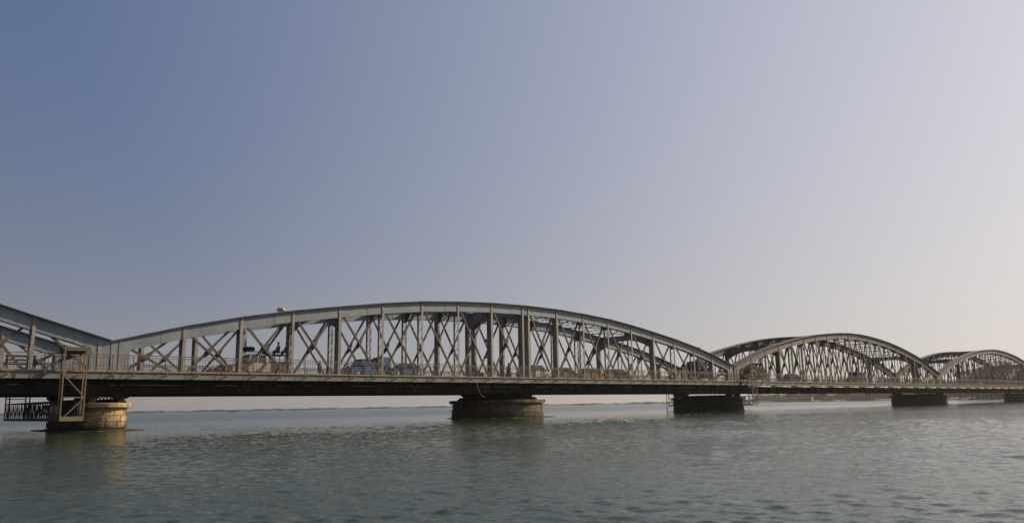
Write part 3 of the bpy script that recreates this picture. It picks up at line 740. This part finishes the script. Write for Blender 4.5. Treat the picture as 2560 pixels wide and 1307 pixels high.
mb = MB(); mb.lathe([(.44, 0), (.5, .1), (.5, .24), (.42, .34)], n=12, sx=1, sy=1); mb.build('wrapped_load', mat('maroon_cloth', (.06,.02,.02), .9, noise=[(3, (.03,.015,.015), .4, .6)], bump=(6,.6,.05)), t)
mb = MB(); mb.bar((-.5,0,.345), (.5,0,.345), .03, .01); mb.bar((0,-.5,.345), (0,.5,.345), .03, .01); mb.build('strap', M['pipe'], t)
for i, (x, c, lab) in enumerate(((32.2, (.12,.16,.14), 'person in dark shirt seated on the pickup rack, the taller left one'), (32.95, (.10,.11,.13), 'person seated on the pickup rack next to the thick post'))):
    person(lab, x, YL-.1, ZROAD+1.62, math.pi, 'sit', c, scale=.9+.02*(1-i))
t = thing('sack_pile', 'dark red covered load on the road ahead of the white pickup taxi', 'load', (27.0, YL-.3, ZROAD))
mb = MB()
for x_, z_, r_ in ((-.6,.25,.35), (0,.3,.42), (.6,.25,.36), (.2,.6,.3)): mb.ball((x_, 0, z_), r_, 1.2, 1, .75)
mb.build('sacks', mat('sack_cloth', (.10,.04,.03), .9, bump=(5,.6,.05)), t)
mb = MB(); mb.box(-1, 1, -.45, .45, .06, .12)
mb.build('pallet', M['darkiron'], t)

t = car('estate_car', 'old bright blue estate car with raised rear canopy under the trusses', 'car', 41.0, YL, -1, L=4.5, Wd=1.75, hb=.95, hr=1.62, color=(.045,.13,.30), hood=.24, boot=.05, kind='van')
mb = MB(); mb.prism([(-2.15, 1.0), (-2.2, 1.75), (-2.0, 1.84), (-1.25, 1.84), (-1.2, 1.63), (-1.2, 1.0)], -.8, -.76); mb.prism([(-2.15, 1.0), (-2.2, 1.75), (-2.0, 1.84), (-1.25, 1.84), (-1.2, 1.63), (-1.2, 1.0)], .76, .8); mb.box(-2.1, -1.2, -.759, .759, 1.80, 1.84)
mb.build('rear_canopy', t.children[0].data.materials[0], t)
car('saloon_car', 'low slate blue saloon following the bright blue estate car', 'car', 45.2, YL, -1, L=3.9, hb=.8, hr=1.32, color=(.07,.11,.19))
car('hatchback', 'silver hatchback with rounded roof right of the thick double post', 'car', 62.6, YL-.2, 1, L=3.9, hb=.90, hr=1.56, color=(.50,.54,.56), hood=.2, boot=.04, kind='hatch')
car('taxi', 'brownish saloon car at the head of the queue of taxis', 'car', 67.9, YL+.2, 1, L=4.1, hb=.86, hr=1.40, color=(.16,.13,.11))
car('taxi', 'yellow and black taxi with green roof behind the brownish saloon', 'taxi', 72.3, YL, 1, L=4.2, color=(.30,.16,.03), roofc=(.10,.14,.10), group='queue of taxis')
car('taxi', 'yellow taxi with white roof, last of the queue', 'taxi', 77.2, YL, 1, L=4.2, color=(.30,.17,.04), roofc=(.62,.60,.54), group='queue of taxis')
t = thing('box_truck', 'narrow tall blue delivery truck inside the right end of the middle span', 'truck', (94.6, YL, ZROAD))
mb = MB(); mb.box(-1.0, 1.3, -.9, .9, .7, 2.75); mb.build('cargo_box', paint('navy_box', (.025,.04,.11)), t)
mb = MB(); mb.prism([(1.35,.5),(1.35,1.9),(2.0,1.9),(2.4,1.25),(2.6,1.15),(2.6,.5)], -.85, .85); mb.build('cab', paint('navy_cab', (.03,.06,.13)), t)
mb = MB(); mb.prism([(1.45,1.3),(1.45,1.8),(1.92,1.8),(2.22,1.3)], -.87, -.853); mb.prism([(1.45,1.3),(1.45,1.8),(1.92,1.8),(2.22,1.3)], .853, .87); mb.build('side_window', M['glass'], t)
for s in (-1, 1):
    for x_ in (-.4, 2.0): wheel(t, x_, s*.75, .38)
t = thing('minibus', 'dark green minibus piled with roof baggage at the start of the second arch', 'minibus', (108.8, YL, ZROAD))
gm = paint('dark_green_paint', (.02,.06,.05))
mb = MB(); mb.prism([(-3.3,.45),(-3.35,2.2),(-3.2,2.35),(2.2,2.35),(2.5,2.2),(2.75,1.35),(3.3,1.2),(3.35,.45)], -1.0, 1.0); mb.build('body', gm, t)
for i in range(5):
    for s in (-1, 1): mb = MB(); mb.box(-3.0+i*1.02, -2.2+i*1.02, *sorted((s*1.002, s*1.02)), 1.35, 2.05); mb.build('window', M['glass'], t)
mb = MB(); mb.add([(2.53,-.85,2.1),(2.76,-.85,1.42),(2.76,.85,1.42),(2.53,.85,2.1)], [(0,1,2,3)]); mb.build('windscreen', M['glass'], t)
rack(t, -3.1, 2.0, 2.47, .9)
for s in (-1, 1):
    for x_ in (-2.1, 2.4): wheel(t, x_, s*.85, .4)
rr = random.Random(5)
for i, (dx, w1, h1, c, lab) in enumerate(((-2.4,.5,.42,(.02,.10,.07),'green bundle at the rear of the minibus roof'), (-1.3,.55,.5,(.05,.04,.05),'black bundle beside the green one on the minibus roof'), (-.2,.45,.75,(.10,.03,.05),'tall maroon bundle on the minibus roof'), (.9,.5,.4,(.30,.27,.2),'pale sack on the minibus roof'), (1.7,.4,.35,(.02,.05,.12),'navy bundle at the front of the minibus roof'))):
    t2 = MB(); t2.ball((0,0,h1/2), .5, w1*2, 1.3, h1, 10, 7)
    tag(t2.build('roof_bundle', mat('bundle_cloth', c, .9, bump=(5,.7,.06)), loc=(108.8+dx, YL, ZROAD+2.58)), lab, 'bundle', 'bundles on the minibus roof')
car('dark_saloon', 'black saloon just showing above the railing of the second arch', 'car', 121.5, YL, 1, L=4.3, hb=.9, hr=1.5, color=(.03,.03,.035))
t = car('delivery_van', 'dark delivery van above the railing near the middle of the second arch', 'van', 145.5, YL, -1, L=4.9, Wd=1.85, hb=1.1, hr=2.15, color=(.035,.03,.035), hood=.2, boot=.03, kind='van')
car('distant_saloon', 'small pale car far along inside the third arch', 'car', 212, YL, 1, L=4.3, color=(.4,.42,.42))
# motorcyclist with yellow vest
t = thing('motorcycle', 'dark motorcycle carrying a rider in a yellow vest', 'motorcycle', (53.6, YL-.9, ZROAD))
for x_ in (-.62, .66): wheel(t, x_, 0, .3, .1)
mb = MB(); mb.bar((-.6,0,.5),(.35,0,.6),.2,.16); mb.bar((.35,0,.75),(.66,0,.3),.05,.05); mb.ball((.12,0,.66),.16,1.5,.8,.8); mb.ball((-.05,0,.35),.17,1.2,.8,.9); mb.build('frame', M['darkiron'], t)
mb = MB(); mb.bar((.3,-.33,.95),(.3,.33,.95),.03,.03); mb.build('handlebar', M['chrome'], t)
person('person in orange yellow vest riding the dark motorcycle', 53.45, YL-.9, ZROAD+.28, 0, 'sit', (.62,.30,.02), scale=.95)
# pedestrians
YP, YQ = YN-.85, YF+.9; ZF = 4.03
peds = [
 (57.2, YP, 'walk', (.02,.02,.025), True, 'person in long black robe walking on the roadway by the double post', 1.0, 0),
 (34.2, YP, 'walk', (.18,.17,.09), False, 'person in olive shirt on the far footway right of the pickup taxi', .95, 0),
 (35.3, YP+.3, 'stand', (.30,.28,.2), False, 'person in pale shirt standing beside the one in olive', .9, math.pi),
 (36.9, YP, 'walk', (.12,.14,.05), False, 'person in dark green shirt at the foot of a crossing brace', .95, math.pi),
 (37.7, YP+.2, 'walk', (.05,.05,.07), False, 'person in black shirt near the blue estate car bonnet', .95, 0),
 (44.4, YP, 'walk', (.20,.18,.06), False, 'person in mustard top behind the slate blue saloon', .95, math.pi),
 (45.1, YP+.2, 'stand', (.16,.06,.04), False, 'person in rust red top next to the one in mustard', .95, 0),
 (20.3, YP+.3, 'stand', (.35,.02,.03), False, 'person in bright red shirt behind the railing by the left pier', .97, math.pi),
 (83.7, YP+.1, 'walk', (.20,.07,.04), True, 'person in brown robe on the far footway past the taxis', 1.0, math.pi),
 (85.6, YP+.1, 'walk', (.12,.05,.04), True, 'person in dark brown robe following the brown robed one', .95, math.pi),
 (87.2, YP, 'stand', (.40,.28,.08), False, 'person in yellow shirt on the far footway before the blue truck', .95, 0),
 (93.0, YP, 'stand', (.45,.30,.05), False, 'person in amber shirt under the low end of the middle span', .95, 0),
 (97.0, YP+.1, 'walk', (.22,.03,.03), True, 'person in dark red robe leaning by the right end of the middle span', 1.05, math.pi),
 (103.6, YP, 'walk', (.05,.08,.16), True, 'person in navy robe just right of the dark oblong pier', 1.05, 0),
 (117.0, YP, 'walk', (.35,.32,.3), False, 'person in white shirt on the far footway of the second arch', 1.0, math.pi),
 (122.5, YP, 'walk', (.3,.18,.06), False, 'person in tan shirt on the far footway of the second arch', 1.0, 0),
 (133.0, YP, 'walk', (.3,.28,.06), True, 'person in yellow green robe on the far footway of the second arch', 1.0, 0),
 (149.5, YP, 'walk', (.45,.24,.1), True, 'person in pale orange robe right of the dark delivery van', 1.15, math.pi),
]
for x, y, po, c, rb, lab, s, rz in peds:
    if 'double post' in lab: x, y, zf = 59.9, 63.4, ZROAD
    else: x, y, zf = x*69.25/y, 69.25+(y-YP), ZF+.004
    person(lab, x, y, zf, rz, po, c, robe=rb, scale=s, group=None if 'double post' in lab else 'people on the far footway')
# barrier bench at the left
t = thing('road_barrier', 'reddish brown slatted barrier on the roadway at the far left', 'barrier', (13.1, 61.3, ZROAD+.16))
for z in (.35, .62, .86): mb = MB(); mb.box(-.9, .9, -.03, .03, z-.06, z+.06); mb.build('slat', M['rail'], t)
for x_ in (-.8, .8): mb = MB(); mb.bar((x_,-.25,0),(x_,0,.95),.05,.05); mb.bar((x_,.25,0),(x_,0,.95),.05,.05); mb.build('leg', M['darkiron'], t)

# ------------------------------------------------------------------ foam on the water
rr = random.Random(11); mb = MB()
def foamline(x0, x1, y, wd, dens):
    x = x0
    while x < x1:
        L_ = rr.uniform(.3, 2.2)
        if rr.random() < dens:
            yy = y+rr.uniform(-.25, .25); w1 = wd*rr.uniform(.3, 1)
            mb.add([(x, yy-w1*.1, .035), (x+L_*.5, yy-w1/2, .05), (x+L_, yy, .035), (x+L_*.5, yy+w1/2, .05)], [(0,1,2,3)])
        x += L_*.8
foamline(50, 74, 47.5, .16, .8); foamline(88, 118, 52.5, .2, .6); foamline(20, 27, 47, .08, .35)
for px_, py_, rx_, ry_ in ((18.1, 63.9, 2.9, 6.9), (58.8, 64.07, 6.0, 6.0), (99.22, 63.9, 2.9, 6.9)):
    for q in range(26):
        a = rr.uniform(3.3, 6.2); cx_, cy_ = px_+rx_*math.cos(a), py_+ry_*math.sin(a); l_ = rr.uniform(.1, .5)
        mb.add([(cx_-l_, cy_, .03), (cx_, cy_-.05, .045), (cx_+l_, cy_+rr.uniform(-.1, .1), .03), (cx_, cy_+.06, .045)], [(0,1,2,3)])
tag(mb.build('foam_streaks', M['foam']), 'thin broken foam lines drifting in front of the bridge', kind='stuff')
mb = MB()
for i in range(34):
    u = rr.random(); mb.ball((39.3+.45*u+rr.uniform(-.12,.12), 31.9-.7*u+rr.uniform(-.12,.12), rr.uniform(.05,.34)*(1.1-u*.6)), rr.uniform(.02,.07), 1.6, 1.6, .5, 6, 4)
tag(mb.build('splash', M['foam']), 'white splash on the water right of the round pier', kind='stuff')

# ------------------------------------------------------------------ far shores
LAND = mat('dry_shore', (0.13, 0.11, 0.075), .95, noise=[(.02, (.08,.08,.045), .4, .6), (.15, (.06,.065,.035), .5, .65)])
LEAF = [mat('foliage', c, .8, noise=[(.3, tuple(q*.6 for q in c), .4, .6)]) for c in ((.045,.065,.028), (.06,.075,.03), (.035,.05,.025))]
TRUNK = mat('bark', (.09,.07,.05), .9)
def land(name, label, pts, depth, hfun, seed):
    """pts: list of (bearing, range); a bank rising away from the water"""
    rr = random.Random(seed); rows = [(0, -.8), (2, .35), (8, 1.0), (30, 1.6), (80, 2.0), (depth, 2.0)]; vs = []; n = len(pts)
    for k, (off, hh) in enumerate(rows):
        for i, (az, r) in enumerate(pts):
            p = polar(az, r+off+(rr.uniform(-3, 3) if 0 < k < 5 else 0)); vs.append((p.x, p.y, hh*hfun(i/(n-1))*(rr.uniform(.7, 1.3) if k else 1)))
    fs = [(k*n+i, k*n+i+1, (k+1)*n+i+1, (k+1)*n+i) for k in range(len(rows)-1) for i in range(n-1)]
    mb = MB(); mb.add(vs, fs); return tag(mb.build(name, LAND), label, kind='structure')
def lerp(a, b, u): return a+(b-a)*u
# low far shore, from beyond the left edge to behind the second arch
far = [(lerp(2, 62, i/120), 2400+180*math.sin(i*.21)+90*math.sin(i*.63+1)) for i in range(121)]
land('far_shore', 'low hazy shore along the horizon', far, 900, lambda u: 1.3+.3*math.sin(u*17), 1)
# nearer right bank, behind the second and third arches
near_pts = []
for i in range(100):
    u = i/99; az = lerp(59.5, 96, u); r = lerp(1150, 560, min(1, u*2.2)) if u < .45 else lerp(560, 500, (u-.45)/.55)
    near_pts.append((az, r+12*math.sin(i*.5)))
land('right_bank', 'nearer sandy bank at the right with houses and trees', near_pts, 700, lambda u: 1.0, 2)
spit = [(lerp(54.2, 60, i/30), 1500+20*math.sin(i*.6)) for i in range(31)]
land('river_spit', 'dark low spit left of the oblong pier', spit, 200, lambda u: 1.2*min(1, u*6+.1), 3)
def bank_r(az):
    a = [p[0] for p in near_pts]; return float(np.interp(az, a, [p[1] for p in near_pts]))
def clump(mb, c, r, n, rr, leaf, sz=.8):
    for i in range(n):
        d = Vector((rr.gauss(0,1), rr.gauss(0,1), rr.gauss(0,1))).normalized()*r*(rr.random()**.35); d.z *= sz; p = Vector(c)+d
        u = Vector((rr.gauss(0,1), rr.gauss(0,1), rr.gauss(0,1))).normalized(); v = u.cross(Vector((rr.gauss(0,1), rr.gauss(0,1), rr.gauss(0,1)))).normalized()
        l = leaf*rr.uniform(.6, 1.3); mb.add([p-u*l, p-v*l*.6, p+u*l, p+v*l*.6], [(0,1,2,3)])
# hazy bush line on the far shore: reads as one mass
rr = random.Random(21); mb = MB(); na = len(far)
for i in range(2600):
    u = rr.random(); az = lerp(2, 62, u); r = float(np.interp(az, [p[0] for p in far], [p[1] for p in far]))+rr.uniform(3, 90)
    p = polar(az, r); h = rr.uniform(3.0, 5.0)*(1+.18*math.sin(az*1.7)+.15*math.sin(az*5.1))
    if az > 52: h *= 1.3
    mb.ball((p.x, p.y, 1.0+h*.3), h*.55, 3.2, 3.2, 1, 6, 4)
tag(mb.build('far_woodland', LEAF[0]), 'thin line of scrub and trees on the far shore', kind='stuff')
mb = MB()
for i in range(620):
    az = lerp(60.4, 84, rr.random()); r = bank_r(az)+rr.uniform(70, 180); p = polar(az, r); h = rr.uniform(9, 13)*min(1, r/900+.2)
    for q in range(3): clump(mb, (p.x+rr.uniform(-5, 5), p.y+rr.uniform(-5, 5), 1+h*(.2+.25*q)), h*.42, 26, rr, 1.0)
tag(mb.build('bank_scrub', LEAF[2]), 'dark scrub covering the right bank behind the houses', kind='stuff')

def tree(label, az, r, h, wd, k, seed):
    rr = random.Random(seed); p = polar(az, r, 1.5); t = thing('leafy_tree', label, 'tree', p, group='trees on the right bank')
    mb = MB(); top = Vector((rr.uniform(-1,1), rr.uniform(-1,1), h*.5)); mb.tube((0,0,-.5), top, .35+h*.012, .2, 7)
    for i in range(5):
        a = rr.uniform(0, 6.28); mb.tube(top*(.75+.05*i), (wd*.4*math.cos(a), wd*.4*math.sin(a), h*rr.uniform(.6,.8)), .16, .05, 5)
    mb.build('trunk', TRUNK, t)
    mb = MB()
    for i in range(16):
        a = rr.uniform(0, 6.28); q = wd*.38*math.sqrt(rr.random()); clump(mb, (q*math.cos(a), q*math.sin(a), h*rr.uniform(.48,.88)), wd*rr.uniform(.13,.22), 90, rr, .45, .75)
    mb.build('crown', LEAF[k], t)
def palm(label, az, r, h, seed):
    rr = random.Random(seed); p = polar(az, r, 1.5); t = thing('palm_tree', label, 'palm tree', p, group='palms on the right bank')
    lean = rr.uniform(-1, 1); mb = MB(); pr = Vector((0,0,-.4))
    for i in range(5):
        q = Vector((lean*(i+1)**2/25, 0, h*(i+1)/5)); mb.tube(pr, q, .24-.02*i, .22-.02*i, 7); pr = q
    mb.build('trunk', TRUNK, t); mb = MB()
    for i in range(16):
        a = 2*math.pi*i/16+rr.uniform(-.2,.2); el = rr.uniform(-.1, .9); prev = pr.copy(); L_ = rr.uniform(2.4, 3.2)
        for j in range(5):
            u = (j+1)/5; e = el-1.5*u*u; nx = prev+Vector((math.cos(a)*math.cos(e), math.sin(a)*math.cos(e), math.sin(e)))*L_/5
            s = Vector((-math.sin(a), math.cos(a), 0)); w1, w2 = .5*(1-abs(2*(j/5)-.9)), .5*(1-abs(2*u-.9))+.02
            for sg in (-1, 1): mb.add([prev, nx, nx+s*sg*w2-Vector((0,0,.15)), prev+s*sg*w1-Vector((0,0,.15))], [(0,1,2,3)])
            prev = nx
    mb.build('fronds', LEAF[1], t)
tl = [(73.2,640,9,9),(75.4,600,10,10),(76.3,570,13,12),(77.3,560,18,14),(78.2,560,20,15),(79.2,570,15,12),(80.2,545,22,16),(81.3,550,24,17),(82.3,540,21,16),(83.3,535,24,18),
      (84.4,540,20,15),(85.5,535,23,17),(70.4,690,8,9),(67.5,780,8,9),(64.6,900,9,10),(62.6,1000,9,10),(86.8,540,21,16),(88.2,540,20,16),(90,540,19,15)]
names = ['slender dark', 'broad', 'tall dense', 'ragged', 'round topped', 'spreading']
for i, (az, r, h, wd) in enumerate(tl):
    if az > 73: az = 71.9+(az-73.2)*.34; r *= .97; h *= .82
    where = ('behind the third arch' if 71.5 < az < 75.6 else 'at the right edge' if az >= 75.6 else 'on the bank under the second arch')
    tree('%s tree %s, %s from the left' % (names[i % 6], where, ['first','second','third','fourth','fifth','sixth','seventh','eighth','ninth','tenth','eleventh','twelfth','thirteenth','fourteenth','fifteenth','sixteenth','seventeenth','eighteenth','nineteenth'][i]), az, r, h, wd, i % 3, 50+i)
for i, (az, r, h, lab) in enumerate(((72.6, 540, 13, 'palm left of the tall trees behind the third arch'), (74.1, 530, 14, 'leaning palm among the trees behind the third arch'), (75.8, 525, 15, 'tall palm at the right end of the third arch'))): palm(lab, az, r, h, 90+i)

def house(label, az, r, L, D, H, wallc, roofc, gable=True, name='house'):
    p = polar(az, r, 1.2); t = thing(name, label, 'house', p, -R(az)+random.uniform(-.25,.25), group='houses on the right bank')
    mb = MB(); mb.box(-L/2, L/2, -D/2, D/2, -.6, H); w_ = mb.build('wall', mat('plaster', wallc, .9, noise=[(.5, tuple(c*.7 for c in wallc), .45, .65)]), t)
    mb = MB()
    if gable: mb.add([(-L/2-.4,-D/2-.4,H+.01),(L/2+.4,-D/2-.4,H+.01),(L/2+.4,D/2+.4,H+.01),(-L/2-.4,D/2+.4,H+.01),(-L/2-.4,0,H+D*.28),(L/2+.4,0,H+D*.28)], [(0,3,2,1),(0,1,5,4),(2,3,4,5),(1,2,5),(3,0,4)])
    else: mb.box(-L/2-.2, L/2+.2, -D/2-.2, D/2+.2, H+.01, H+.4)
    mb.build('roof', mat('roofing', roofc, .8), t)
    n_ = max(2, int(L/3.2))
    for i in range(n_):
        x_ = -L/2+L*(i+.5)/n_
        if i == n_//2: mb = MB(); mb.box(x_-.5, x_+.5, -D/2-.05, -D/2-.01, -.2, 2.1); mb.build('door', M['darkiron'], t)
        else: mb = MB(); mb.box(x_-.55, x_+.55, -D/2-.05, -D/2-.01, 1.0, 2.2); mb.build('window', M['glass'], t)
for az, r, L, D, H, wc, rc, g, lab in (
  (62.3,1040,26,10,4.2,(.34,.22,.11),(.45,.38,.28),False,'long low tan building right of the second gantry, at the water'),
  (63.5,985,18,9,3.6,(.25,.18,.12),(.60,.50,.38),False,'long shed with pale flat roof beside the tan building'),
  (64.9,930,12,9,4.6,(.48,.24,.08),(.30,.16,.08),True,'orange walled house seen under the second arch'),
  (66.4,860,10,8,3.6,(.40,.34,.30),(.30,.27,.25),False,'small pale house left of the brown villa'),
  (67.1,820,20,12,5.6,(.26,.18,.13),(.42,.32,.25),True,'large brown villa with pale roof edge under the second arch'),
  (71.6,680,10,8,3.6,(.36,.35,.33),(.25,.25,.24),True,'small grey house above the distant pier'),
  (74.0,600,12,8,3.4,(.22,.20,.17),(.62,.62,.6),False,'low shed with white roof between the two far piers'),
  (75.0,570,12,9,4.6,(.24,.16,.12),(.2,.14,.1),False,'brown block house next to the last pier'),
  (76.2,545,16,10,4.2,(.5,.44,.32),(.35,.28,.2),True,'cream house below the trees at the right edge'),
  (70.0,720,14,8,2.8,(.22,.20,.17),(.2,.18,.15),True,'dark thatched shed left of the distant pier')):
    house(lab, az, r+12, L, D, H, wc, rc, g)
# small boats
def boat(label, az, r, L, c):
    p = polar(az, r, .05); t = thing('fishing_boat', label, 'boat', p, -R(az)+random.uniform(-.3,.3), group='small fishing boats')
    mb = MB(); N = 10; vs = []
    for i in range(N+1):
        u = i/N*2-1; x = u*L/2; b = L*.09*(1-abs(u)**2.6)+.04; z = .55+.9*abs(u)**3
        vs += [(x, -b, z), (x, -b*.55, -.2), (x, b*.55, -.2), (x, b, z), (x, b*.8, z-.12), (x, 0, .05+.5*abs(u)**3), (x, -b*.8, z-.12)]
    fs = [tuple(range(7)), tuple(N*7+i for i in reversed(range(7)))]
    for i in range(N): fs += [(i*7+j, (i+1)*7+j, (i+1)*7+(j+1) % 7, i*7+(j+1) % 7) for j in range(7)]
    mb.add(vs, fs); mb.build('hull', paint('boat_paint', c), t)
    mb = MB(); 
    for u in (-.5, 0, .5): mb.box(u*L/2-.12, u*L/2+.12, -L*.06, L*.06, .45, .5)
    mb.build('thwarts', M['rail'], t)
boat('dark boat anchored off the far shore right of the round pier', 48.55, 1500, 11, (.05,.06,.05))
boat('tiny dark boat halfway between the round pier and the thin pole', 51.0, 1450, 6, (.06,.04,.04))
boat('low boat off the spit left of the thin pole', 53.1, 1300, 12, (.08,.06,.05))
boat('pale boat moored at the bank between the two far piers', 74.5, 545, 12, (.45,.42,.32))
boat('dark boat moored next to the pale one by the last pier', 73.6, 560, 10, (.06,.07,.06))
boat('small boat off the shore at the far left beyond the walkway', 24.5, 900, 7, (.06,.05,.05))

# ------------------------------------------------------------------ hazy air
mb = MB(); mb.box(-8800, 8800, -8800, 8800, -3, 40); hm = bpy.data.materials.new('dusty_air'); hm.use_nodes = True; hn = hm.node_tree; hn.nodes.clear()
ho = hn.nodes.new('ShaderNodeOutputMaterial'); hv = hn.nodes.new('ShaderNodeVolumePrincipled'); hv.inputs['Color'].default_value = (.84, .84, .86, 1)
hv.inputs['Density'].default_value = 0.00016; hv.inputs['Anisotropy'].default_value = .45; hn.links.new(hv.outputs[0], ho.inputs['Volume'])
tag(mb.build('haze', hm), 'pale dusty haze over the river', kind='stuff')
